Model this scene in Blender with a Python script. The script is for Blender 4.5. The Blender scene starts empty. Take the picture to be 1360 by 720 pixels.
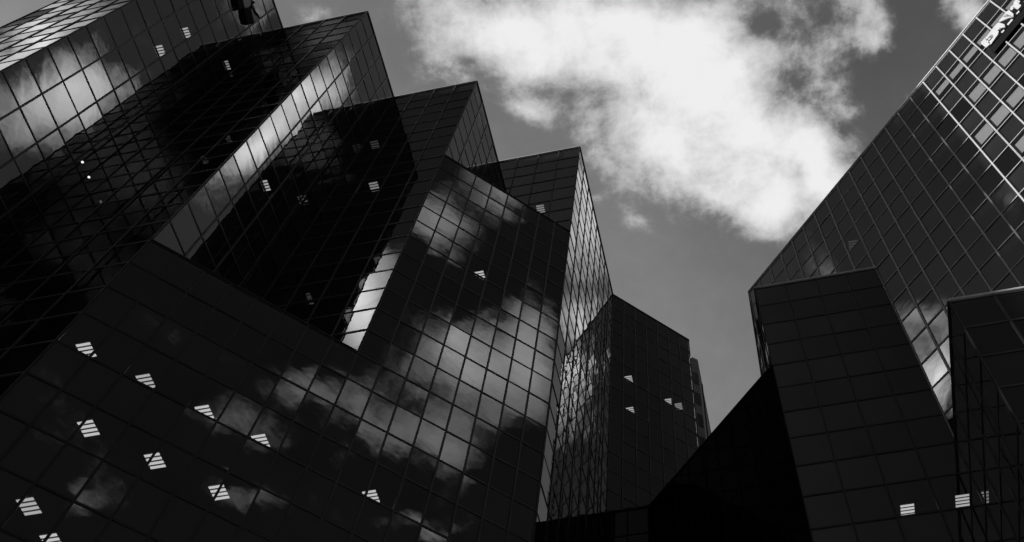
import bpy, bmesh, math, random
from mathutils import Vector, Matrix, Euler

random.seed(11)
STR = 0.15          # world strength
SKY_R, SKY_G = 1.0, 0.48
SOUTH_W, SOUTH_E = 0.29, 0.27

sc = bpy.context.scene
col = sc.collection
S = 0.8            # metres per survey unit
CZ = 1.7           # eye height
ROW = 2.41         # one curtain wall row (survey units)
R2_ = math.sqrt(0.5)

# ------------------------------------------------------------------ view
sc.view_settings.view_transform = 'Standard'
sc.view_settings.look = 'None'
sc.view_settings.exposure = 0.0
sc.view_settings.gamma = 1.0
sc.view_settings.use_curve_mapping = False

def W(p):
    return Vector((p[0] * S, p[1] * S, p[2] * S + CZ))

# ------------------------------------------------------------------ helpers
def link(o, parent=None):
    col.objects.link(o)
    if parent is not None:
        o.parent = parent
    return o

def tag(o, label=None, cat=None, group=None, kind=None):
    if label: o['label'] = label
    if cat: o['category'] = cat
    if group: o['group'] = group
    if kind: o['kind'] = kind
    return o

def empty(name, loc, label, cat, group=None):
    o = bpy.data.objects.new(name, None)
    o.location = loc
    link(o)
    return tag(o, label, cat, group)

def mesh_obj(name, verts, faces, m, parent=None, mats=None, fmat=None):
    me = bpy.data.meshes.new(name)
    base = parent_world(parent)
    me.from_pydata([tuple(Vector(v) - base) for v in verts], [], faces)
    for k in (mats or [m]):
        me.materials.append(k)
    if fmat:
        for p, k in zip(me.polygons, fmat):
            p.material_index = k
    me.update()
    return link(bpy.data.objects.new(name, me), parent)

def parent_world(p):
    b = Vector((0, 0, 0))
    while p is not None:
        b = b + Vector(p.location)
        p = p.parent
    return b

class MB:
    def __init__(self):
        self.v, self.f, self.m = [], [], []
    def box(self, o, ax, ay, az, x0, x1, y0, y1, z0, z1, k=0):
        n = len(self.v)
        for z in (z0, z1):
            for x, y in ((x0, y0), (x1, y0), (x1, y1), (x0, y1)):
                self.v.append(o + ax * x + ay * y + az * z)
        self.f += [tuple(n + i for i in q) for q in ((0, 3, 2, 1), (4, 5, 6, 7), (0, 1, 5, 4), (1, 2, 6, 5), (2, 3, 7, 6), (3, 0, 4, 7))]
        self.m += [k] * 6
    def quad(self, a, b, c, d, k=0):
        n = len(self.v); self.v += [a, b, c, d]; self.f.append((n, n + 1, n + 2, n + 3)); self.m.append(k)
    def prism(self, pts, z0, z1, k=0):
        n = len(self.v); c = len(pts)
        self.v += [Vector((p[0], p[1], z0)) for p in pts] + [Vector((p[0], p[1], z1)) for p in pts]
        self.f.append(tuple(n + i for i in reversed(range(c)))); self.f.append(tuple(n + c + i for i in range(c)))
        for i in range(c):
            j = (i + 1) % c
            self.f.append((n + i, n + j, n + c + j, n + c + i))
        self.m += [k] * (c + 2)
    def build(self, name, mats, parent=None):
        if not isinstance(mats, (list, tuple)): mats = [mats]
        return mesh_obj(name, self.v, self.f, None, parent, mats, self.m)

UX, UY, UZ = Vector((1, 0, 0)), Vector((0, 1, 0)), Vector((0, 0, 1))

# ------------------------------------------------------------------ materials (all greys: the photograph is black and white)
def new_mat(name):
    m = bpy.data.materials.new(name); m.use_nodes = True
    nt = m.node_tree; nt.nodes.clear()
    out = nt.nodes.new('ShaderNodeOutputMaterial')
    return m, nt, out

def grey_mat(name, g, rough=0.6, var=0.25, scale=0.6, metal=0.0, spec=0.3):
    m, nt, out = new_mat(name)
    b = nt.nodes.new('ShaderNodeBsdfPrincipled')
    tc = nt.nodes.new('ShaderNodeTexCoord'); nz = nt.nodes.new('ShaderNodeTexNoise')
    nz.inputs['Scale'].default_value = scale; nz.inputs['Detail'].default_value = 6
    nt.links.new(tc.outputs['Object'], nz.inputs['Vector'])
    r = nt.nodes.new('ShaderNodeMapRange')
    r.inputs['From Min'].default_value = .3; r.inputs['From Max'].default_value = .7
    r.inputs['To Min'].default_value = g * (1 - var); r.inputs['To Max'].default_value = g * (1 + var)
    nt.links.new(nz.outputs['Fac'], r.inputs['Value'])
    nt.links.new(r.outputs['Result'], b.inputs['Base Color'])
    b.inputs['Roughness'].default_value = rough; b.inputs['Metallic'].default_value = metal
    b.inputs['Specular IOR Level'].default_value = spec
    nt.links.new(b.outputs[0], out.inputs[0])
    return m

def glass_mat(name, r0, trans, rmax=0.97):
    m, nt, out = new_mat(name)
    N = nt.nodes.new; L = nt.links.new
    lw = N('ShaderNodeLayerWeight'); lw.inputs['Blend'].default_value = 0.5
    pw = N('ShaderNodeMath'); pw.operation = 'POWER'; pw.inputs[1].default_value = 5.0
    L(lw.outputs['Facing'], pw.inputs[0])
    mr = N('ShaderNodeMapRange'); mr.inputs['To Min'].default_value = r0; mr.inputs['To Max'].default_value = rmax
    L(pw.outputs[0], mr.inputs['Value'])
    gl = N('ShaderNodeBsdfGlossy'); gl.inputs['Roughness'].default_value = 0.0
    gl.inputs['Color'].default_value = (.97, .97, .97, 1)
    tc = N('ShaderNodeTexCoord'); nz = N('ShaderNodeTexNoise'); nz.inputs['Scale'].default_value = 0.9; nz.inputs['Detail'].default_value = 2
    L(tc.outputs['Object'], nz.inputs['Vector'])
    bp = N('ShaderNodeBump'); bp.inputs['Strength'].default_value = 0.5; bp.inputs['Distance'].default_value = 0.005
    L(nz.outputs['Fac'], bp.inputs['Height']); L(bp.outputs[0], gl.inputs['Normal'])
    tr = N('ShaderNodeBsdfTransparent'); tr.inputs['Color'].default_value = (trans, trans, trans, 1)
    mx = N('ShaderNodeMixShader')
    L(mr.outputs[0], mx.inputs['Fac']); L(tr.outputs[0], mx.inputs[1]); L(gl.outputs[0], mx.inputs[2])
    L(mx.outputs[0], out.inputs[0])
    return m

def emit_mat(name, v):
    m, nt, out = new_mat(name)
    e = nt.nodes.new('ShaderNodeEmission'); e.inputs['Color'].default_value = (1, 1, 1, 1); e.inputs['Strength'].default_value = v
    nt.links.new(e.outputs[0], out.inputs[0])
    return m

GLASS = glass_mat('reflective_glass', 0.17, 0.58)
GLASS_DIM = glass_mat('notch_glass_dimmed', 0.025, 0.45, 0.16)  # same glass, reflectance cut to blacken double reflections in the notch
GLASS_MID = glass_mat('notch_glass_half_dimmed', 0.075, 0.5, 0.42)  # reflectance cut less, keeps the middle notch dark
GLASS_LOW = glass_mat('podium_glass_dimmed', 0.04, 0.15, 0.5)  # reflectance and transmission cut so the low blocks read black
ALU = grey_mat('dark_anodised_aluminium', 0.03, 0.38, 0.2, 0.8, 0, 0.5)
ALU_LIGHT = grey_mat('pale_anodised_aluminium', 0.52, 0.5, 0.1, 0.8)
ALU_MID = grey_mat('sun_lifted_aluminium', 0.08, 0.4, 0.2, 0.8)  # dark mullion metal made paler where sunlit ticks should show
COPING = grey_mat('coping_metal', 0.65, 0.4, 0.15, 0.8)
SLAB = grey_mat('dark_ceiling_and_spandrel', 0.06, 0.9, 0.3, 0.4, 0, 0.0)
CORE = grey_mat('core_wall_paint', 0.06, 0.9, 0.2, 0.3, 0, 0.0)
ROOF = grey_mat('roof_gravel', 0.22, 0.95, 0.3, 2.0)
CONC = grey_mat('pale_concrete', 0.42, 0.85, 0.12, 0.5)
WINDARK = grey_mat('dark_window_band', 0.03, 0.2, 0.2, 0.5)
BLIND = grey_mat('roller_blind', 0.8, 0.9, 0.05, 1.0, 0, 0.0)
WHITE = grey_mat('white_letter_paint', 0.6, 0.5, 0.05, 1.0)
PALE = grey_mat('pale_emblem_paint', 0.6, 0.5, 0.05, 1.0)
BLACK = grey_mat('black_paint_and_shadow', 0.008, 0.7, 0.2, 1.0, 0, 0.1)  # emblem black, podium mullions and the letters' painted shadow
HOUSING = grey_mat('fixture_housing', 0.25, 0.6, 0.1, 1.0)
TUBE = emit_mat('lamp_strip_light', 1.05)
TUBE2 = emit_mat('lamp_strip_light_low', 0.8)
TUBE3 = emit_mat('lamp_strip_light_faint', 0.45)
DOWN = emit_mat('downlight_glow', 3.0)
DIM = emit_mat('dim_lamp_strip', 0.07)
ASPHALT = grey_mat('asphalt', 0.05, 0.9, 0.3, 3.0)
PAVING = grey_mat('paving_stone', 0.25, 0.85, 0.2, 1.5)
GROUND = grey_mat('city_ground', 0.045, 0.95, 0.3, 0.2)
LINEP = grey_mat('road_paint', 0.7, 0.7, 0.15, 2.0)

# ------------------------------------------------------------------ survey of the plan (units; x right along the street grid, y away)
C4 = (-10.68, 31.75); D = 7.81
C = {k: (C4[0] - (4 - k) * D, C4[1] - (4 - k) * D) for k in (1, 2, 3, 4)}
I = {k: (C[k][0], C[k + 1][1]) for k in (1, 2, 3)}
HL = 94.2
LEDGE = {1: HL - 32 * ROW, 2: HL - 20 * ROW, 3: HL - 8 * ROW}
A0 = (C[1][0] - D * 1.25, C[1][1])
E0 = (C4[0], C4[1] + 2 * D)
E1 = (E0[0] + 6.6, E0[1] + 6.6)
E2 = (E1[0] - 14, E1[1] + 14)
E3 = (A0[0], E2[1])
O2 = (2.17, 32.5); O1 = (O2[0] + D, O2[1] - D); O0 = (O2[0] + 2 * D, O2[1] - 2 * D)
J2 = (O2[0], O2[1] + D); J1 = (O1[0], O2[1]); J0 = (O0[0], O1[1]); JM = (O0[0] + D, O0[1]); JN = (JM[0] + 3.9, JM[1] - 3.9)
O3 = (O2[0] - 9 * 1.381 * R2_, O2[1] + 9 * 1.381 * R2_)
HT = 76.4; HA = HT - 6 * ROW; HB = HA - 8 * ROW; HC = HB - 8 * ROW; HG = HA - 4 * ROW

# ------------------------------------------------------------------ curtain wall
FACADES = []      # (thing, p0, p1, ztop, zbot, ncols)
STYLE = {}
GLZ = {}
def facade(th, p0, p1, zt, zb, nc, style=0, glz=0):
    STYLE[(p0, p1, zt)] = style; GLZ[(p0, p1, zt)] = glz
    FACADES.append((th, p0, p1, zt, zb, nc))

CAM_R = ((0.9802863683521822, 0.1968644485403021, 0.016823344608386172),
         (-0.16359861226155142, 0.8564765063518145, -0.48957480340953485),
         (-0.11078867310778814, 0.47717123023953667, 0.871798994575414))
def project(p):   # used only to rank the panes by how large they show
    c = [sum(r[i] * p[i] for i in range(3)) for r in CAM_R]
    if c[2] < 1: return None
    return (807.83 + 1410.65 * c[0] / c[2], 441.86 + 1410.65 * c[1] / c[2])

def blocked(pc, me):
    for F in FACADES:
        if F is me: continue
        _, a, b, zt, zb, _n = F
        ex, ey = b[0] - a[0], b[1] - a[1]
        den = pc[0] * ey - pc[1] * ex
        if abs(den) < 1e-9: continue
        t = (a[0] * ey - a[1] * ex) / den
        if t <= 0.01 or t >= 0.995: continue
        s = ((pc[0] * t - a[0]) * ex + (pc[1] * t - a[1]) * ey) / (ex * ex + ey * ey)
        if -0.001 <= s <= 1.001 and zb <= pc[2] * t <= zt: return True
    return False

TK_REF = [None]
def towers_walls():
    cells = {}
    for F in FACADES:
        th, p0, p1, zt, zb, nc = F
        ex, ey = (p1[0] - p0[0]), (p1[1] - p0[1])
        ln = math.hypot(ex, ey); ux, uy = ex / ln, ey / ln
        # outward normal: right of p0->p1
        nx, ny = uy, -ux
        nr = int(math.ceil((zt - zb) / ROW - 0.02))
        w = ln / nc
        fr = []
        for r in range(nr):
            z1 = zt - r * ROW; z0 = max(z1 - ROW, zb)
            for c in range(nc):
                a = (p0[0] + ux * w * c, p0[1] + uy * w * c); b = (p0[0] + ux * w * (c + 1), p0[1] + uy * w * (c + 1))
                ctr = ((a[0] + b[0]) / 2, (a[1] + b[1]) / 2, (z0 + z1) / 2)
                area = 0.0
                if nx * ctr[0] + ny * ctr[1] < 0:      # faces the viewer at the origin
                    q = [project((a[0], a[1], z0)), project((b[0], b[1], z0)), project((b[0], b[1], z1)), project((a[0], a[1], z1))]
                    pc = project(ctr)
                    if pc and all(q) and 0 <= pc[0] <= 1360 and 0 <= pc[1] <= 720 and not blocked(ctr, F):
                        area = abs(sum(q[i][0] * q[(i + 1) % 4][1] - q[(i + 1) % 4][0] * q[i][1] for i in range(4))) / 2
                fr.append((area, a, b, z0, z1))
        cells.setdefault(th.name, []).append((F, ux, uy, nx, ny, w, nr, ln, fr))
    for name, fl in cells.items():
        th = fl[0][0][0]
        ranked = sorted((x[0] for g in fl for x in g[8] if x[0] > 0), reverse=True)
        cut = ranked[99] if len(ranked) > 99 else (ranked[-1] if ranked else 1e9)
        rest = MB(); n_ind = 0; GM = [GLASS, GLASS_DIM, GLASS_LOW, GLASS_MID]
        for (F, ux, uy, nx, ny, w, nr, ln, fr) in fl:
            th, p0, p1, zt, zb, nc = F
            o = W((p0[0], p0[1], 0)); u = Vector((ux, uy, 0)); n = Vector((nx, ny, 0))
            Ls = ln * S; zb_m, zt_m = zb * S, zt * S
            g = MB()
            st = STYLE[(p0, p1, zt)]; gz = GLZ[(p0, p1, zt)]
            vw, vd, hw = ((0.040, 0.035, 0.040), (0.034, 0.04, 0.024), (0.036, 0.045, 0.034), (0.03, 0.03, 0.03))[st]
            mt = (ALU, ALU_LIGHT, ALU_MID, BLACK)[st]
            # verticals
            for c in range(nc + 1):
                x = Ls * c / nc
                x0, x1 = max(x - vw, 0.004 if c == 0 else -9), min(x + vw, Ls - 0.004 if c == nc else 1e9)
                g.box(o, u, n, UZ, x0, x1, -0.05, vd, zb_m, zt_m - 0.004)
            # rails, set 3 mm behind the fins
            for r in range(nr + 1):
                z = max(zt_m - r * ROW * S, zb_m + 0.05)
                if r == 0: z -= 0.06
                for c in range(nc):
                    xa, xb = Ls * c / nc + vw + 0.002, Ls * (c + 1) / nc - vw - 0.002
                    g.box(o, u, n, UZ, xa, xb, -0.046, vd - 0.012, z - hw, z + hw)
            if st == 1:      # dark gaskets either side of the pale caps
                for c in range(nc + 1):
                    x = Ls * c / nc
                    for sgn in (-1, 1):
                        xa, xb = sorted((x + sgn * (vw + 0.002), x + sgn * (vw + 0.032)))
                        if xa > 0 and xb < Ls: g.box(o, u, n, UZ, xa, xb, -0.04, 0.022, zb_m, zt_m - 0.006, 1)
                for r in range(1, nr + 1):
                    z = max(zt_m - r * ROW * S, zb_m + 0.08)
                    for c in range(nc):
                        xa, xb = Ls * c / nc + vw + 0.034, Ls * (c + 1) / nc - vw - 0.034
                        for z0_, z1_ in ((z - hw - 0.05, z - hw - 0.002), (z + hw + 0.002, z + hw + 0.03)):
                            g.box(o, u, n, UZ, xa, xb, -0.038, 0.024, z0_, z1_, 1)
            grid = g.build('mullion_grid', [mt, ALU] if st == 1 else mt, th)
            # coping: sunlit rims put in as pale metal, the rest dark
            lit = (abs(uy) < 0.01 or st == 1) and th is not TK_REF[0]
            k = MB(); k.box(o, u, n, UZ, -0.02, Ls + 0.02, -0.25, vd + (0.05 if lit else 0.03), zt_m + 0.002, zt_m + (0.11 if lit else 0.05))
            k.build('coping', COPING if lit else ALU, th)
            for (area, a, b, z0, z1) in fr:
                A, B = W((a[0], a[1], z0)), W((b[0], b[1], z0)); H = (z1 - z0) * S
                t = [n * random.uniform(-0.006, 0.006) for _ in range(3)]
                t.append(t[0] + t[2] - t[1])
                vs = [A + t[0], B + t[1], B + UZ * H + t[2], A + UZ * H + t[3]]
                if area >= cut and n_ind < 100:
                    ctr = (vs[0] + vs[2]) / 2
                    me = bpy.data.meshes.new('glass_pane')
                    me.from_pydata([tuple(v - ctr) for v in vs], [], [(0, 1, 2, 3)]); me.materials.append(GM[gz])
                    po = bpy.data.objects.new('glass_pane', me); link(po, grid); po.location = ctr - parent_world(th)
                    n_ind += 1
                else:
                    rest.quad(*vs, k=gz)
        rr = rest.build('glass_pane', GM, th); rr['kind'] = 'stuff'

def inset_poly(pts, d):
    out = []
    n = len(pts)
    for i in range(n):
        p, a, b = Vector(pts[i]), Vector(pts[i - 1]), Vector(pts[(i + 1) % n])
        e1 = (p - a).normalized(); e2 = (b - p).normalized()
        n1 = Vector((-e1.y, e1.x)); n2 = Vector((-e2.y, e2.x))
        m = (n1 + n2); k = m.dot(n1)
        out.append(tuple(p + m * (d / max(k, 0.2))))
    return out

def floors(th, plan_at, ztop, rows_total, core):
    """one storey = two rows: a vision row and a spandrel row; each slab with its ceiling fills the spandrel row"""
    first = {}
    r = 0
    while True:
        zt = ztop - r * ROW
        if zt < 2 * ROW: break
        key = tuple(plan_at(zt - ROW * 0.5))
        pts = inset_poly([(p[0] * S, p[1] * S) for p in key], 0.07)
        hgt = ROW * S - 0.02
        if key not in first:
            m = MB(); m.prism([(p[0], p[1]) for p in pts], 0.0, hgt)
            o = m.build('floor_slab', SLAB); o.data.transform(Matrix.Translation(-Vector((th.location.x, th.location.y, 0))))
            o.parent = th; first[key] = o
        else:
            o = first[key].copy(); col.objects.link(o); o.parent = th
        o.location = (0, 0, zt * S + CZ - hgt - 0.0 - th.location.z)
        r += 2
    m = MB(); m.prism([(p[0] * S, p[1] * S) for p in core], 0.2, ztop * S + CZ - 0.8)
    m.build('core_wall', CORE, th)

# ---- left stepped tower
TL = empty('glass_tower', (C[3][0] * S, C[3][1] * S, 0),
           'tall dark mirror-glass tower on the left with stepped sawtooth corners and bright sky reflections', 'tower')
facade(TL, A0, C[1], HL, -2, 5)
facade(TL, C[1], I[1], HL, LEDGE[1], 4)
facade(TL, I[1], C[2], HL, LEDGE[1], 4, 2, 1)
facade(TL, C[2], I[2], HL, LEDGE[2], 4)
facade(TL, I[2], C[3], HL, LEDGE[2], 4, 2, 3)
facade(TL, C[3], I[3], HL, LEDGE[3], 4)
facade(TL, I[3], C[4], HL, LEDGE[3], 4, 2)
facade(TL, C[1], C[2], LEDGE[1], -2, 8)
facade(TL, C[2], C[3], LEDGE[2], -2, 8)
facade(TL, C[3], C[4], LEDGE[3], -2, 8)
facade(TL, C[4], E0, HL, -2, 8)
facade(TL, E0, E1, HL, -2, 7)
facade(TL, E1, E2, HL, -2, 14)
facade(TL, E2, E3, HL, -2, 9)
facade(TL, E3, A0, HL, -2, 24)
def plan_left(z):
    pts = [A0, C[1]]
    for k in (1, 2, 3):
        if z > LEDGE[k]: pts.append(I[k])
        pts.append(C[k + 1])
    return pts + [E0, E1, E2, E3]
core_left = [(-40, 22), (-36, 22), (-20, 38), (-16, 42), (-16, 50), (-20, 58), (-40, 60)]

# ---- right tower
TR = empty('glass_tower', (O1[0] * S, O1[1] * S, 0),
           'right-hand dark glass tower with a slanting roofline, sunlit white mullions and lower stepped wings', 'tower')
facade(TR, (J2[0], J2[1] + 2 * D), J2, HT, HG, 8)
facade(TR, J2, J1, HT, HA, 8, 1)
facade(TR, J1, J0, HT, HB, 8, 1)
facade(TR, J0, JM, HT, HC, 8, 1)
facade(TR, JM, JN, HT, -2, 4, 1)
facade(TR, J2, O2, HA, HG, 4)
facade(TR, O2, J1, HA, -2, 4, 0)
facade(TR, J1, O1, HB, -2, 4)
facade(TR, O1, J0, HB, -2, 4, 2)
facade(TR, J0, O0, HC, -2, 4)
facade(TR, O0, JM, HC, -2, 4)
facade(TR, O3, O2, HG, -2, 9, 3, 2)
BR = (JN[0] + 12, JN[1] + 12); BL = (J2[0] + 12, J2[1] + 2 * D + 6)
facade(TR, JN, BR, HT, -2, 12)
facade(TR, BR, (BR[0], BL[1]), HT, -2, 20)
facade(TR, (BR[0], BL[1]), (J2[0], BL[1]), HT, -2, 20)
facade(TR, (J2[0], BL[1]), (J2[0], J2[1] + 2 * D), HT, -2, 3)
def plan_right(z):
    if z > HA: pts = [J2, J1, J0, JM, JN]
    elif z > HG: pts = [J2, O2, J1, J0, JM, JN]
    elif z > HB: pts = [O3, O2, J1, J0, JM, JN]
    elif z > HC: pts = [O3, O2, J1, O1, J0, JM, JN]
    else: pts = [O3, O2, J1, O1, J0, O0, JM, JN]
    pts = pts + [BR, (BR[0], BL[1]), (J2[0], BL[1]), (J2[0], J2[1] + 2 * D)]
    if z < HG: pts = pts[:-1] + [(J2[0], J2[1] + 2 * D)]
    return pts
core_right = [(10, 42), (22, 30), (32, 28), (32, 50), (10, 54)]

# ---- low link block
K0 = (E0[0] + 0.0, O3[1]); 
TK = empty('link_building', ((K0[0] + 2) * S, (K0[1] + 1) * S, 0),
           'low black glass block closing the gap between the two towers at the bottom centre', 'building')
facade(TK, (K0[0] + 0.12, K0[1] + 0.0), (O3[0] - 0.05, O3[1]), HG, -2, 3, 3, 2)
TK_REF[0] = TK
towers_walls()
floors(TL, plan_left, HL, 0, core_left)
floors(TR, plan_right, HT, 0, core_right)
m = MB(); m.prism([(K0[0] * S + .35, K0[1] * S + 0.2), (O3[0] * S - .2, O3[1] * S + 0.2), (O3[0] * S - .2, O3[1] * S + 3.4), (K0[0] * S + .35, K0[1] * S + 3.4)], 0.0, HG * S + CZ - 0.02)
m.build('wall', CORE, TK)

m = MB(); ev = Vector((E2[0] - E1[0], E2[1] - E1[1], 0)).normalized(); en = Vector((ev.y, -ev.x, 0))
m.box(W((E1[0], E1[1], 0)), ev, en, UZ, 0.06, 15.4, -0.2, -0.1, 0.5, HL * S - 0.3); m.build('partition_wall', CORE, TL)
# roofs and ledges
def roof(th, pts, z, name='roof'):
    pp = inset_poly([(p[0] * S, p[1] * S) for p in pts], 0.02)
    m = MB(); m.prism(pp, z * S + CZ - 0.16, z * S + CZ - 0.012)
    m.build(name, ROOF, th)
roof(TL, plan_left(HL), HL)
for k in (1, 2, 3): roof(TL, [C[k], C[k + 1], I[k]], LEDGE[k], 'ledge')
roof(TR, plan_right(HT), HT)
roof(TR, [J2, O2, J1], HA, 'ledge'); roof(TR, [J1, O1, J0], HB, 'ledge'); roof(TR, [J0, O0, JM], HC, 'ledge')
roof(TR, [O3, O2, J2, (J2[0] , J2[1] + 2 * D), (J2[0] - 6, J2[1] + 2 * D)], HG, 'ledge')

# ------------------------------------------------------------------ far tower behind
FT = empty('banded_tower', (-6 * S, 68 * S, 0), 'pale thin sliver of a banded office tower seen behind the left tower', 'tower')
p0, p1 = (-4.95, 65.5), (-4.23, 66.107)
fz = 110.0
m = MB(); far = [p0, p1, (p1[0], 92), (p1[0] - 20, 92), (p0[0] - 14.0, 79.5)]
m.prism([(p[0] * S, p[1] * S) for p in far], 0, fz * S + CZ); m.build('wall', CONC, FT)
u = Vector((p1[0] - p0[0], p1[1] - p0[1], 0)).normalized(); n = Vector((u.y, -u.x, 0))
for r in range(24):
    b = MB(); b.box(W((p0[0], p0[1], fz - 3 - r * 4.4)), u, n, UZ, 0.10, 0.66, -0.02, 0.03, -2.0, 0.0); b.build('window', WINDARK, FT)
b = MB(); b.box(W((p1[0], p1[1], 0)), UY, UX, UZ, 2.6, 2.75, -0.02, 0.12, 0, fz * S); b.build('fin', WINDARK, FT)
b = MB(); b.prism([(p[0] * S, p[1] * S) for p in [(q[0] + (0.08 if q[0] > -5 else 0), q[1]) for q in far]], fz * S + CZ + .01, fz * S + CZ + 0.3); b.build('coping', COPING, FT)

# ------------------------------------------------------------------ ceiling lights behind the glass
def make_light(loc, label, emit=None, sx=0.275, sy=0.31):
    emit = emit or TUBE
    o = empty('ceiling_light', loc, label, 'ceiling light', 'ceiling lights behind the glass')
    m = MB(); m.box(Vector((0, 0, 0)), UX, UY, UZ, -sx, sx, -sy, sy, -0.03, 0.0)
    h = m.build('housing', HOUSING); h.parent = o
    for i in range(4):
        y = -sy + (2 * sy) * (i + 0.5) / 4
        t = MB(); t.box(Vector((0, 0, 0)), UX, UY, UZ, -sx + 0.02, sx - 0.02, y - 0.045, y + 0.045, -0.045, -0.033)
        t_ = t.build('lamp_strip', emit); t_.parent = o
    return o
LIGHTS = [
    (-26.95, 17.87, 38.77, 0, 'uppermost striped ceiling light of the cluster in the lower left glass'),
    (-25.08, 19.82, 38.77, 2, 'wedge-shaped striped ceiling light, second from the left in the upper lit row'),
    (-23.17, 21.81, 38.77, 0, 'wedge-shaped striped ceiling light, third from the left in the upper lit row'),
    (-21.27, 23.74, 38.77, 0, 'right-end ceiling light of the upper lit row, over a pale cloud reflection'),
    (-17.35, 27.64, 38.77, 0, 'striped ceiling light alone near the bottom centre of the left tower'),
    (-25.04, 18.95, 33.95, 0, 'left-end striped ceiling light of the middle lit row, lower left glass'),
    (-23.10, 20.90, 33.95, 0, 'striped ceiling light at the centre of the middle lit row, lower left glass'),
    (-21.17, 22.85, 33.95, 0, 'right-end striped ceiling light of the middle lit row, lower left glass'),
    (-24.98, 18.95, 29.13, 2, 'striped ceiling light nearest the bottom left corner'),
    (-24.90, 20.60, 29.13, 0, 'ceiling light cut off by the bottom edge at the lower left'),
    (-21.45, 23.75, 43.59, 1, 'dim sliver of a ceiling light above the pale cloud reflection'),
    (-15.47, 28.60, 62.87, 0, 'small ceiling light in the middle of the central cloudy glass face'),
    (-35.05, 12.10, 77.33, 2, 'upper ceiling light in the topmost left glass face'),
    (-35.08, 12.15, 72.51, 2, 'lower ceiling light in the topmost left glass face'),
    (-35.12, 15.85, 82.15, 3, 'ceiling light in the dark notch just right of the topmost left face'),
    (-27.30, 19.85, 62.87, 2, 'ceiling light in the black face right of the bright reflected strip'),
    (-23.57, 24.50, 72.51, 3, 'lower of two faint ceiling lights in the black face of the middle step'),
    (-25.56, 24.32, 82.15, 1, 'upper of two faint ceiling lights in the black face of the middle step'),
    (-24.15, 24.45, 55.64, 1, 'very faint ceiling light low in the black notch'),
    (-13.64, 32.30, 82.15, 3, 'ceiling light just above the sloping ledge under the right-most step'),
    (-9.56, 50.05, 82.15, 2, 'upper ceiling light in the narrow dark rear wing at the centre'),
    (-9.48, 50.30, 77.33, 2, 'lower left ceiling light in the narrow dark rear wing at the centre'),
    (-6.41, 53.15, 82.15, 2, 'right ceiling light in the narrow dark rear wing at the centre'),
    (-5.60, 53.80, 82.15, 3, 'tiny ceiling light near the right edge of the narrow dark rear wing'),
    (6.98, 34.16, 40.21, 0, 'striped ceiling light low in the black wing of the right tower'),
    (9.55, 34.05, 40.21, 2, 'striped ceiling light mirrored beside the right wing at the lower right edge'),
    (9.72, 34.10, 69.17, 1, 'dim ceiling light high in the slanting face of the right tower'),
]
protos = {}
for (x, y, z, lv, label) in LIGHTS:
    p = W((x, y, z)); p.z -= 0.005
    if lv not in protos:
        protos[lv] = make_light(p, label, (TUBE, DIM, TUBE2, TUBE3)[lv])
    else:
        proto = protos[lv]
        c = proto.copy(); col.objects.link(c); c.location = p; c['label'] = label
        for ch in proto.children:
            d = ch.copy(); col.objects.link(d); d.parent = c
for (x, y, z, label) in [(-35.08, 14.91, 58.05, 'upper of two tiny round downlights in the dark left notch'),
                         (-35.11, 15.85, 58.05, 'lower of two tiny round downlights in the dark left notch')]:
    c_ = W((x, y, z)) - UZ * 0.004
    o = empty('downlight', c_, label, 'downlight', 'round downlights in the left notch')
    for nm, r0_, h0, mt_ in (('housing', 0.085, 0.03, HOUSING), ('lamp', 0.055, 0.045, DOWN)):
        mb = MB(); mb.prism([(r0_ * math.cos(a * math.pi / 8), r0_ * math.sin(a * math.pi / 8)) for a in range(16)], -h0, -0.001 if nm == 'housing' else -0.032)
        w_ = mb.build(nm, mt_); w_.parent = o

# ------------------------------------------------------------------ roller blinds in the sunlit face of the right tower
Gd = Vector((R2_, -R2_, 0)); Gn = Vector((-R2_, -R2_, 0))
def blind(cidx, row, drop, label, w0=0.08, w1=0.92):
    # columns counted from J2 along the face
    w = 1.381 * S
    o = W((J2[0], J2[1], HT - row * ROW))
    m = MB(); m.box(o, Gd, Gn, UZ, w * (cidx + w0), w * (cidx + w1), -0.17, -0.155, -ROW * S * drop, -0.07)
    m.box(o, Gd, Gn, UZ, w * (cidx + w0), w * (cidx + w1), -0.18, -0.145, -ROW * S * drop - 0.04, -ROW * S * drop - 0.002)
    b = m.build('roller_blind', BLIND)
    me = b.data; c = sum((v.co for v in me.vertices), Vector()) / len(me.vertices)
    me.transform(Matrix.Translation(-c)); b.location = c
    tag(b, label, 'blind', 'pale blinds behind the sunlit glass')
ORD = ['top', 'second', 'third', 'fourth']
for ri, row in enumerate((1, 3, 5, 7)):
    for c in range(15, 24):
        dr = {1: 0.42, 3: 0.62, 5: 0.66, 7: 0.6}[row] + random.uniform(-0.03, 0.03)
        if row == 7 and c < 16: continue
        q = project((J2[0] + R2_ * 1.381 * (c + .5), J2[1] - R2_ * 1.381 * (c + .5), HT - (row + .3) * ROW))
        if not q or q[0] > 1372 or q[1] < -15: continue
        if (row, c) in ((3, 15), (5, 18)): continue
        blind(c, row, dr, 'pale half-drawn blind, %s blind row of sunlit glass, %s from the shadow edge' % (ORD[ri], ['first', 'second', 'third', 'fourth', 'fifth', 'sixth', 'seventh', 'eighth', 'ninth'][c - 15]))

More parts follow.
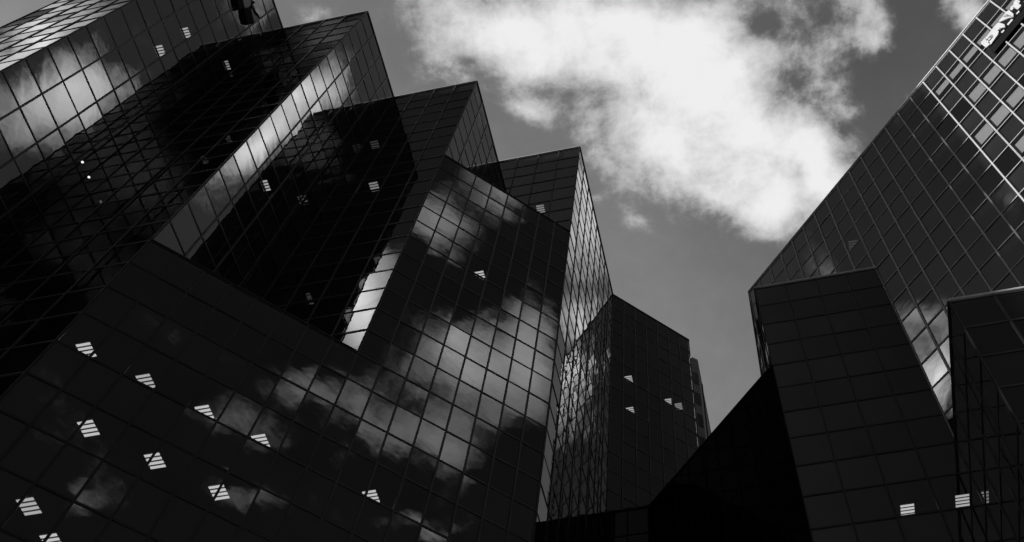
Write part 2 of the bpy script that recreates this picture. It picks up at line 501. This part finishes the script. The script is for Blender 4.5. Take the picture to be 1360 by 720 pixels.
# ------------------------------------------------------------------ sign and emblem
def solid(name, polys, o, ax, az, an, d0, d1, m, parent=None, holes=()):
    bm = bmesh.new()
    for poly in polys:
        vs = [bm.verts.new(o + ax * (a * S) + az * (b * S) + an * d0) for a, b in poly]
        f = bm.faces.new(vs)
    bmesh.ops.triangulate(bm, faces=bm.faces[:])
    r = bmesh.ops.extrude_face_region(bm, geom=bm.faces[:])
    bmesh.ops.translate(bm, vec=an * (d1 - d0), verts=[g for g in r['geom'] if isinstance(g, bmesh.types.BMVert)])
    bmesh.ops.recalc_face_normals(bm, faces=bm.faces[:])
    me = bpy.data.meshes.new(name); bm.to_mesh(me); bm.free(); me.materials.append(m)
    ob = bpy.data.objects.new(name, me); link(ob, parent)
    if parent: ob.data.transform(Matrix.Translation(-parent_world(parent)))
    return ob

GO = Vector((29.97 * R2_ * S, 29.97 * R2_ * S, CZ))
SG = empty('letter_sign', GO + Gd * (-1.0 * S) + UZ * (71.5 * S), 'white raised letters mounted high on the sunlit grid of the right tower', 'sign')
SIGN = {"letters": [[[[-1.735, 72.226], [-1.368, 72.181], [-1.365, 71.197], [-1.423, 70.815], [-1.772, 70.967], [-1.788, 72.013]]], [[[-1.385, 72.14], [-1.003, 72.136], [-0.556, 72.206], [-0.522, 71.084], [-0.687, 70.86], [-1.443, 70.689], [-1.456, 71.307], [-1.334, 71.19], [-0.95, 71.169], [-0.896, 71.457], [-0.966, 71.812], [-1.364, 71.775], [-1.451, 71.484]], [[-1.32, 71.63], [-0.989, 71.595], [-1.007, 71.359], [-1.328, 71.365]]], [[[-0.556, 72.206], [-0.133, 72.146], [-0.069, 71.816], [0.022, 71.086], [-0.086, 70.762], [-0.214, 71.011], [-0.315, 71.405], [-0.542, 71.354], [-0.591, 71.721]], [[-0.474, 70.723], [-0.246, 70.626], [-0.271, 70.415], [-0.485, 70.465]]], [[[-0.035, 72.212], [0.279, 72.223], [0.337, 72.119], [0.348, 71.91], [0.532, 71.784], [0.576, 72.041], [0.34700000000000003, 72.139], [0.30900000000000005, 72.223], [0.672, 72.26], [0.864, 72.077], [0.841, 71.108], [0.7, 70.793], [0.457, 71.306], [-0.043, 72.034]], [[0.539, 70.761], [0.553, 70.507], [0.097, 70.519], [0.117, 70.81]]], [[[0.938, 72.013], [0.949, 71.654], [1.184, 71.729], [1.203, 71.02], [1.443, 70.962], [1.526, 71.073], [1.512, 71.559], [1.68, 71.562], [1.654, 72.326], [1.423, 72.34], [1.267, 72.065], [1.107, 72.24]], [[0.929, 70.781], [1.187, 70.763], [1.141, 70.514], [0.949, 70.603]]]]}
for pl in SIGN['letters']:
    solid('letter', pl, GO, Gd, UZ, Gn, 0.10, 0.15, WHITE, SG)
shadow_box = MB(); shadow_box.box(GO, Gd, Gn, UZ, -1.75 * S, 1.75 * S, 0.045, 0.09, 69.6 * S, 70.55 * S); shadow_box.box(GO, Gd, Gn, UZ, -1.5 * S, 1.7 * S, 0.045, 0.09, 70.7 * S, 71.9 * S); shadow_box.build('letter_shadow', BLACK, SG)  # black boxes painted in as the letters' cast shadow

XO = Vector((C[1][0] * S, 0, CZ))
LG = empty('wall_emblem', XO + UY * (13 * S) + UZ * (87 * S), 'black and pale bird-like emblem fixed near the top of the upper left glass face', 'sign')
EM = {"A": [[11.392, 86.012], [11.621, 87.098], [11.979, 86.902], [12.383, 86.759], [12.688, 86.623], [12.613, 86.288], [12.514, 86.295], [12.554, 85.729], [12.463, 85.471], [12.188, 85.575], [11.852, 85.698]], "W": [[11.719, 87.249], [12.095, 89.025], [12.723, 88.304], [12.708, 87.777], [12.691, 86.938], [12.329, 86.82]], "L": [[12.214, 88.944], [12.406, 88.887], [12.806, 88.373], [13.512, 88.612], [13.64, 89.024], [14.055, 89.166], [14.055, 88.939], [13.757, 88.776], [13.648, 88.454], [12.822, 88.136], [12.365, 88.693]], "S": [[12.534, 88.686], [12.564, 88.982], [12.774, 89.24], [12.776, 89.015], [12.652, 88.605]], "B": [[12.715, 86.593], [12.793, 88.005], [13.033, 87.861], [14.027, 87.573], [14.026, 87.135], [13.731, 86.178], [13.18, 86.275]], "C": [[12.952, 87.954], [13.067, 88.238], [13.675, 88.423], [13.804, 88.834], [14.074, 88.95], [14.062, 87.865], [13.983, 87.603]]}
solid('emblem_panel', [EM['A']], XO, UY, UZ, UX, 0.12, 0.24, BLACK, LG)
solid('emblem_panel', [EM['B']], XO, UY, UZ, UX, 0.12, 0.24, BLACK, LG)
solid('emblem_panel', [EM['W']], XO, UY, UZ, UX, 0.10, 0.22, PALE, LG)
solid('emblem_panel', [EM['C']], XO, UY, UZ, UX, 0.10, 0.22, PALE, LG)
solid('emblem_outline', [EM['L'], EM['S']], XO, UY, UZ, UX, 0.13, 0.25, BLACK, LG)

# ------------------------------------------------------------------ street
def sheet(name, x0, x1, y0, y1, z, m, label=None):
    mb = MB(); mb.quad(Vector((x0, y0, z)), Vector((x1, y0, z)), Vector((x1, y1, z)), Vector((x0, y1, z)))
    o = mb.build(name, m); o['kind'] = 'structure'; return o
sheet('ground', -3000, 3000, -3000, 3000, 0, GROUND)
def strip(name, off0, off1, z0, z1, m):
    Fd = Vector((R2_, R2_, 0)); Nn = Vector((R2_, -R2_, 0))
    mb = MB(); mb.box(Vector((0, 0, 0)), Fd, Nn, UZ, -400, 16, off0, off1, z0, z1)
    o = mb.build(name, m); o['kind'] = 'structure'; return o
strip('road', -9, 7, -0.3, 0.004, ASPHALT)
strip('pavement', -23.4, -9.002, -0.3, 0.13, PAVING)
strip('pavement', 7.002, 18, -0.3, 0.13, PAVING)
Fd = Vector((R2_, R2_, 0)); Nn = Vector((R2_, -R2_, 0))
mb = MB()
for i in range(60):
    mb.box(Vector((0, 0, 0)), Fd, Nn, UZ, -380 + i * 6.5, -377 + i * 6.5, -1.06, -0.94, 0.0, 0.008)
o = mb.build('lane_marking', LINEP); o['kind'] = 'structure'

# ------------------------------------------------------------------ sky: one clear sky texture with drifting cloud laid over it by direction
SUN_DIR = Vector((-1.0, -0.35, 0)).normalized()
EL = math.radians(14.8)
sv = Vector((SUN_DIR.x * math.cos(EL), SUN_DIR.y * math.cos(EL), math.sin(EL)))
wd = bpy.data.worlds.new('World'); sc.world = wd; wd.use_nodes = True
nt = wd.node_tree; nt.nodes.clear(); N = nt.nodes.new; L = nt.links.new
def val(v):
    return v
def math_n(op, a, b=None, c=None, clamp=False):
    n = N('ShaderNodeMath'); n.operation = op; n.use_clamp = clamp
    for i, x in enumerate((a, b, c)):
        if x is None: continue
        if isinstance(x, (int, float)): n.inputs[i].default_value = x
        else: L(x, n.inputs[i])
    return n.outputs[0]
out = N('ShaderNodeOutputWorld'); bg = N('ShaderNodeBackground')
tc = N('ShaderNodeTexCoord')
sky = N('ShaderNodeTexSky'); sky.sky_type = 'NISHITA'; sky.sun_disc = False
sky.sun_elevation = EL; sky.sun_rotation = math.atan2(sv.x, sv.y)
sky.altitude = 50; sky.air_density = 1.0; sky.dust_density = 1.0; sky.ozone_density = 1.0
sepc = N('ShaderNodeSeparateColor'); L(sky.outputs[0], sepc.inputs[0])
skyv = math_n('ADD', math_n('MULTIPLY', sepc.outputs[0], SKY_R), math_n('MULTIPLY', sepc.outputs[1], SKY_G))
sepx = N('ShaderNodeSeparateXYZ'); L(tc.outputs['Generated'], sepx.inputs[0])
zc = math_n('MAXIMUM', sepx.outputs[2], 0.06)
qx = math_n('DIVIDE', sepx.outputs[0], zc); qy = math_n('DIVIDE', sepx.outputs[1], zc)
q = N('ShaderNodeCombineXYZ'); L(qx, q.inputs[0]); L(qy, q.inputs[1])
def noise(scale, detail, rough, off=(0, 0, 0), vec=None):
    a = N('ShaderNodeVectorMath'); a.operation = 'ADD'; a.inputs[1].default_value = off
    L(vec or q.outputs[0], a.inputs[0])
    n = N('ShaderNodeTexNoise'); n.inputs['Scale'].default_value = scale; n.inputs['Detail'].default_value = detail
    n.inputs['Roughness'].default_value = rough
    L(a.outputs[0], n.inputs['Vector']); return n
# domain warp
wn = noise(5.0, 3, 0.5, (3.1, 7.7, 1.3))
wsub = N('ShaderNodeVectorMath'); wsub.operation = 'SUBTRACT'; wsub.inputs[1].default_value = (.5, .5, .5); L(wn.outputs['Color'], wsub.inputs[0])
wsc = N('ShaderNodeVectorMath'); wsc.operation = 'SCALE'; wsc.inputs['Scale'].default_value = 0.055; L(wsub.outputs[0], wsc.inputs[0])
qw = N('ShaderNodeVectorMath'); qw.operation = 'ADD'; L(q.outputs[0], qw.inputs[0]); L(wsc.outputs[0], qw.inputs[1])
flat = N('ShaderNodeVectorMath'); flat.operation = 'MULTIPLY'; flat.inputs[1].default_value = (1, 1, 0); L(qw.outputs[0], flat.inputs[0])
n1 = noise(11.0, 10, 0.64, (0.3, 0.9, 0.0), flat.outputs[0]).outputs['Fac']
n2 = noise(26.0, 8, 0.65, (2.3, 4.9, 0.5), flat.outputs[0]).outputs['Fac']
n3 = noise(4.0, 6, 0.55, (8.3, 1.9, 2.5), flat.outputs[0]).outputs['Fac']
BLOBS = [
   (-0.0163, 0.2541, -160.7, 0.212, 0.091, 1.25, 0),
   (-0.0014, 0.3388, -141.1, 0.1419, 0.0966, 1.3, 0),
   (0.0305, 0.4004, -144.9, 0.1078, 0.0699, 1.2, 0),
   (0.0553, 0.4424, -134.6, 0.0642, 0.0391, 0.6, 0),
   (-0.1679, 0.2065, -169.8, 0.1265, 0.0588, 0.85, 0),
   (-0.0994, 0.2378, -159.2, 0.1056, 0.0494, 0.4, 0),
   (-0.2194, 0.2214, 179.4, 0.0506, 0.028, 0.45, 0),
   (0.1226, 0.3785, 67.3, 0.0871, 0.0783, 0.52, 0),
   (0.0829, 0.3399, 130.8, 0.0357, 0.0303, -0.3, 0),
   (0.1459, 0.3636, -163.6, 0.0263, 0.018, -0.3, 0),
   (0.1802, 0.2927, 117.9, 0.0268, 0.0219, 0.3, 0),
   (0.1511, 0.2658, -159.4, 0.035, 0.0272, -0.25, 0),
   (0.1424, 0.2852, -158.1, 0.0778, 0.0624, 0.32, 0),
   (0.0999, 0.3508, -162.1, 0.0584, 0.0449, 0.3, 0),
   (-0.1599, 0.2773, -143.5, 0.0343, 0.021, 0.75, 0),
   (-0.1915, 0.2269, -160.3, 0.0211, 0.0115, -0.4, 0),
   (-0.3334, 0.162, -172.5, 0.0494, 0.0273, 0.6, 0),
   (-0.0766, 0.4296, -132.4, 0.0316, 0.0228, 0.5, 0),
   (-0.11, 0.3937, -134.2, 0.0231, 0.0161, 0.4, 0),
   (0.2669, 0.2802, 53.3, 0.0445, 0.0347, 0.8, 0),
   (0.1907, 0.2912, 88.7, 0.0424, 0.0276, 0.4, 0),
   (0.1721, 0.2629, -156.4, 0.042, 0.0336, 0.3, 0),
   (0.0971, 0.3112, -112.6, 0.0523, 0.0311, -0.6, 0),
   (0.069, 0.2524, 178.3, 0.0377, 0.0238, -0.55, 0),
   (0.1242, 0.257, 168.4, 0.0333, 0.0284, -0.25, 0),
   (-0.087, 0.2826, 166.7, 0.0326, 0.0291, -0.45, 0),
   (-0.125, 0.2707, -148.7, 0.0429, 0.0206, -0.3, 0),
   (0.2089, 0.3346, 120.5, 0.0686, 0.0451, -0.5, 0),
   (0.0934, 0.4086, -134.5, 0.0274, 0.0227, -0.4, 0),
   (-0.0683, 0.4185, -134.9, 0.0471, 0.0282, -0.15, 0),
   (0.1197, 0.4212, 64.7, 0.0918, 0.0386, 0.7, 0),
   (0.159, 0.53, 69.4, 0.074, 0.0324, 0.9, 0.3),
   (0.3809, -0.2626, -128.9, 0.0604, 0.0422, 0.7, 0.2),
   (0.3677, -0.2015, -136.0, 0.083, 0.0326, 0.65, 0.1),
   (0.5684, -0.2096, 166.6, 0.1157, 0.0298, 0.4, 0),
   (0.3993, -0.2774, -129.0, 0.0534, 0.0258, 0.45, 0.3),
   (0.556, -0.2747, -169.1, 0.1246, 0.0989, 0.75, 0.25),
   (0.5336, -0.2901, 140.1, 0.0533, 0.0484, 0.4, 0.7),
   (0.585, -0.2263, 165.2, 0.0883, 0.05, 0.5, 0.3),
   (0.6488, -0.3529, -126.2, 0.1206, 0.053, 0.5, 0.15),
   (0.5569, -0.4802, -132.4, 0.074, 0.0372, 0.45, 0.05),
   (0.6175, -0.5474, -134.2, 0.0677, 0.0395, 0.38, 0.05),
   (0.5748, -0.6044, -90.7, 0.0529, 0.0356, 0.4, 0),
   (0.7652, -0.391, -128.1, 0.0637, 0.0325, 0.7, 0.3),
   (0.6869, -0.5923, -112.3, 0.079, 0.0348, 0.45, 0),
   (0.6486, -0.7973, -126.6, 0.0678, 0.0425, 0.2, 0),
   (0.6509, -0.4856, -126.9, 0.0773, 0.0443, 0.1, 0),
   (0.5276, -0.2209, 164.8, 0.0561, 0.0325, 0.5, 0.1),
   (0.461, -0.2784, -129.8, 0.1104, 0.0451, -0.3, 0),
   (0.6117, -0.4091, -144.5, 0.2846, 0.206, 0.27, 0),
   (0.5917, -0.742, -156.6, 0.1677, 0.1473, 0.2, 0),
   (0.7011, -0.4559, -126.6, 0.1056, 0.034, -0.5, 0),
   (0.4998, -0.4168, 143.8, 0.0584, 0.0479, -0.4, 0),
   (-0.3221, -0.194, 170.6, 0.0999, 0.0423, 0.75, 0.2),
   (0.4117, -0.1689, 155.5, 0.0504, 0.0461, -0.2, 0),
   (-0.3888, -0.472, 58.2, 0.0892, 0.0714, 1.5, 8.0),
   (-0.3476, -0.4163, 176.5, 0.0477, 0.0345, 0.5, 0.3),
   (-0.5889, -0.1416, -163.6, 0.1282, 0.0445, 0.9, 1.0),
   (-0.6647, -0.2192, -173.8, 0.084, 0.0603, 1.3, 4.0),
   (-0.5843, -0.1978, -104.4, 0.048, 0.0271, 0.6, 0.3),
   (-0.47, -0.3049, -154.1, 0.0515, 0.0421, 0.3, 0),
   (-0.4245, -0.1961, -125.7, 0.1072, 0.0919, -0.3, 0),
   (0.6477, 0.2127, -158.2, 0.0945, 0.0401, 0.5, 0.2),
   (0.5824, 0.21, -156.9, 0.0755, 0.04, 0.7, 0.5),
   (0.4265, 0.2716, -149.2, 0.0995, 0.035, 1.3, 2.4),
   (0.3599, 0.2269, -148.4, 0.0471, 0.034, 0.9, 1.3),
   (0.3361, 0.2353, -149.0, 0.0469, 0.0205, 0.4, 0.2),
   (0.3821, 0.1538, -152.5, 0.0454, 0.0384, 0.8, 0.5),
   (0.5085, 0.1502, -159.7, 0.0788, 0.0255, -0.5, 0),
   (0.612, 0.1889, -158.9, 0.0837, 0.0328, 0.45, 0.3),
   (0.7264, -0.2603, -83.9, 0.0714, 0.0656, -0.9, 0),
   (0.585, 0.185, 0, 0.1, 0.06, 1.0, 1.7),
]

dens = None; glow = None
for (cx, cy, ang, rx, ry, amp, br) in BLOBS:
    mp = N('ShaderNodeMapping'); mp.vector_type = 'TEXTURE'
    mp.inputs['Location'].default_value = (cx, cy, 0); mp.inputs['Rotation'].default_value = (0, 0, math.radians(ang))
    mp.inputs['Scale'].default_value = (rx * 1.45, ry * 1.45, 1)
    L(flat.outputs[0], mp.inputs['Vector'])
    g = N('ShaderNodeTexGradient'); g.gradient_type = 'QUADRATIC_SPHERE'; L(mp.outputs[0], g.inputs['Vector'])
    dens = math_n('MULTIPLY_ADD', g.outputs['Fac'], amp * 1.5, dens if dens is not None else 0.0)
    if br: glow = math_n('MULTIPLY_ADD', g.outputs['Fac'], br, glow if glow is not None else 0.0)
dens = math_n('MAXIMUM', dens, 0.0)
def mrange(v, a, b, c, d):
    n = N('ShaderNodeMapRange'); n.interpolation_type = 'SMOOTHSTEP'
    for k, x in zip(('From Min', 'From Max', 'To Min', 'To Max'), (a, b, c, d)): n.inputs[k].default_value = x
    L(v, n.inputs['Value']); return n.outputs[0]
south0 = mrange(qy, -0.12, 0.14, 1.0, 0.0)
edge = math_n('MULTIPLY', math_n('SUBTRACT', n1, 0.5), math_n('MULTIPLY_ADD', south0, -0.9, 2.9))
fine = math_n('MULTIPLY', math_n('SUBTRACT', n2, 0.5), math_n('MULTIPLY_ADD', south0, -0.9, 1.5))
tot = math_n('ADD', math_n('ADD', math_n('MINIMUM', dens, 1.7), math_n('MULTIPLY_ADD', math_n('MULTIPLY', dens, 2.5, clamp=True), 0.25, math_n('SUBTRACT', edge, 0.25))), fine)
al = N('ShaderNodeMapRange'); al.interpolation_type = 'SMOOTHERSTEP'
al.inputs['From Min'].default_value = 0.10; al.inputs['From Max'].default_value = 0.95
L(tot, al.inputs['Value'])
br2 = N('ShaderNodeMapRange'); br2.interpolation_type = 'SMOOTHSTEP'
br2.inputs['From Min'].default_value = 0.2; br2.inputs['From Max'].default_value = 1.95; br2.inputs['To Min'].default_value = 0.26; br2.inputs['To Max'].default_value = 0.86
L(tot, br2.inputs['Value'])
cl = math_n('MULTIPLY', br2.outputs[0], math_n('ADD', glow, 1.0))
# darker south half of the sky (dimmed to darken what the facades mirror)
def mrange(v, a, b, c, d):
    n = N('ShaderNodeMapRange'); n.interpolation_type = 'SMOOTHSTEP'
    for k, x in zip(('From Min', 'From Max', 'To Min', 'To Max'), (a, b, c, d)): n.inputs[k].default_value = x
    L(v, n.inputs['Value']); return n.outputs[0]
southness = mrange(qy, -0.12, 0.14, 1.0, 0.0)
eastness = mrange(qx, -0.15, 0.2, 0.0, 1.0)
low = math_n('MULTIPLY_ADD', eastness, SOUTH_E - SOUTH_W, SOUTH_W)
mult = math_n('ADD', math_n('SUBTRACT', 1.0, southness), math_n('MULTIPLY', southness, low))
grad = mrange(qx, -0.12, 0.26, 1.12, 0.62)
haze_ = math_n('MULTIPLY_ADD', n1, 0.5, 0.75)
lowsky = mrange(sepx.outputs[2], 0.2, 0.66, 0.15, 1.0)
lowlit = mrange(qy, 0.18, 0.62, 0.92, 1.3)
base = math_n('MULTIPLY', math_n('MULTIPLY', math_n('MULTIPLY', skyv, lowlit), mult), math_n('MULTIPLY', math_n('MULTIPLY', grad, haze_), lowsky))
mix = N('ShaderNodeMix'); mix.data_type = 'FLOAT'
L(al.outputs[0], mix.inputs['Factor']); L(base, mix.inputs['A']); L(math_n('DIVIDE', cl, STR), mix.inputs['B'])
hz = math_n('MULTIPLY', math_n('ADD', sepx.outputs[2], 0.03), 30.0, clamp=True)
L(math_n('MULTIPLY', mix.outputs[0], hz), bg.inputs['Color']); bg.inputs['Strength'].default_value = STR
L(bg.outputs[0], out.inputs[0])

sun = bpy.data.lights.new('sun', 'SUN'); sun.energy = 5.0; sun.angle = math.radians(0.5); sun.color = (1, 1, 1)
so = bpy.data.objects.new('sun', sun); link(so); so.location = (0, 0, 100)
so.rotation_euler = (-sv).to_track_quat('-Z', 'Y').to_euler()

# ------------------------------------------------------------------ camera
cam = bpy.data.cameras.new('camera'); co = bpy.data.objects.new('camera', cam); link(co)
r0, r1, r2 = CAM_R
M = Matrix(((r0[0], -r1[0], -r2[0], 0), (r0[1], -r1[1], -r2[1], 0), (r0[2], -r1[2], -r2[2], CZ), (0, 0, 0, 1)))
co.matrix_world = M
cam.sensor_width = 36; cam.sensor_fit = 'HORIZONTAL'; cam.lens = 36 * 1410.65 / 1360
cam.shift_x = (680 - 807.83) / 1360; cam.shift_y = (441.86 - 360) / 1360
cam.clip_start = 0.1; cam.clip_end = 8000
sc.camera = co
sc.cycles.max_bounces = 8; sc.cycles.glossy_bounces = 6; sc.cycles.transparent_max_bounces = 12; sc.cycles.diffuse_bounces = 2
sc.cycles.sample_clamp_indirect = 4.0
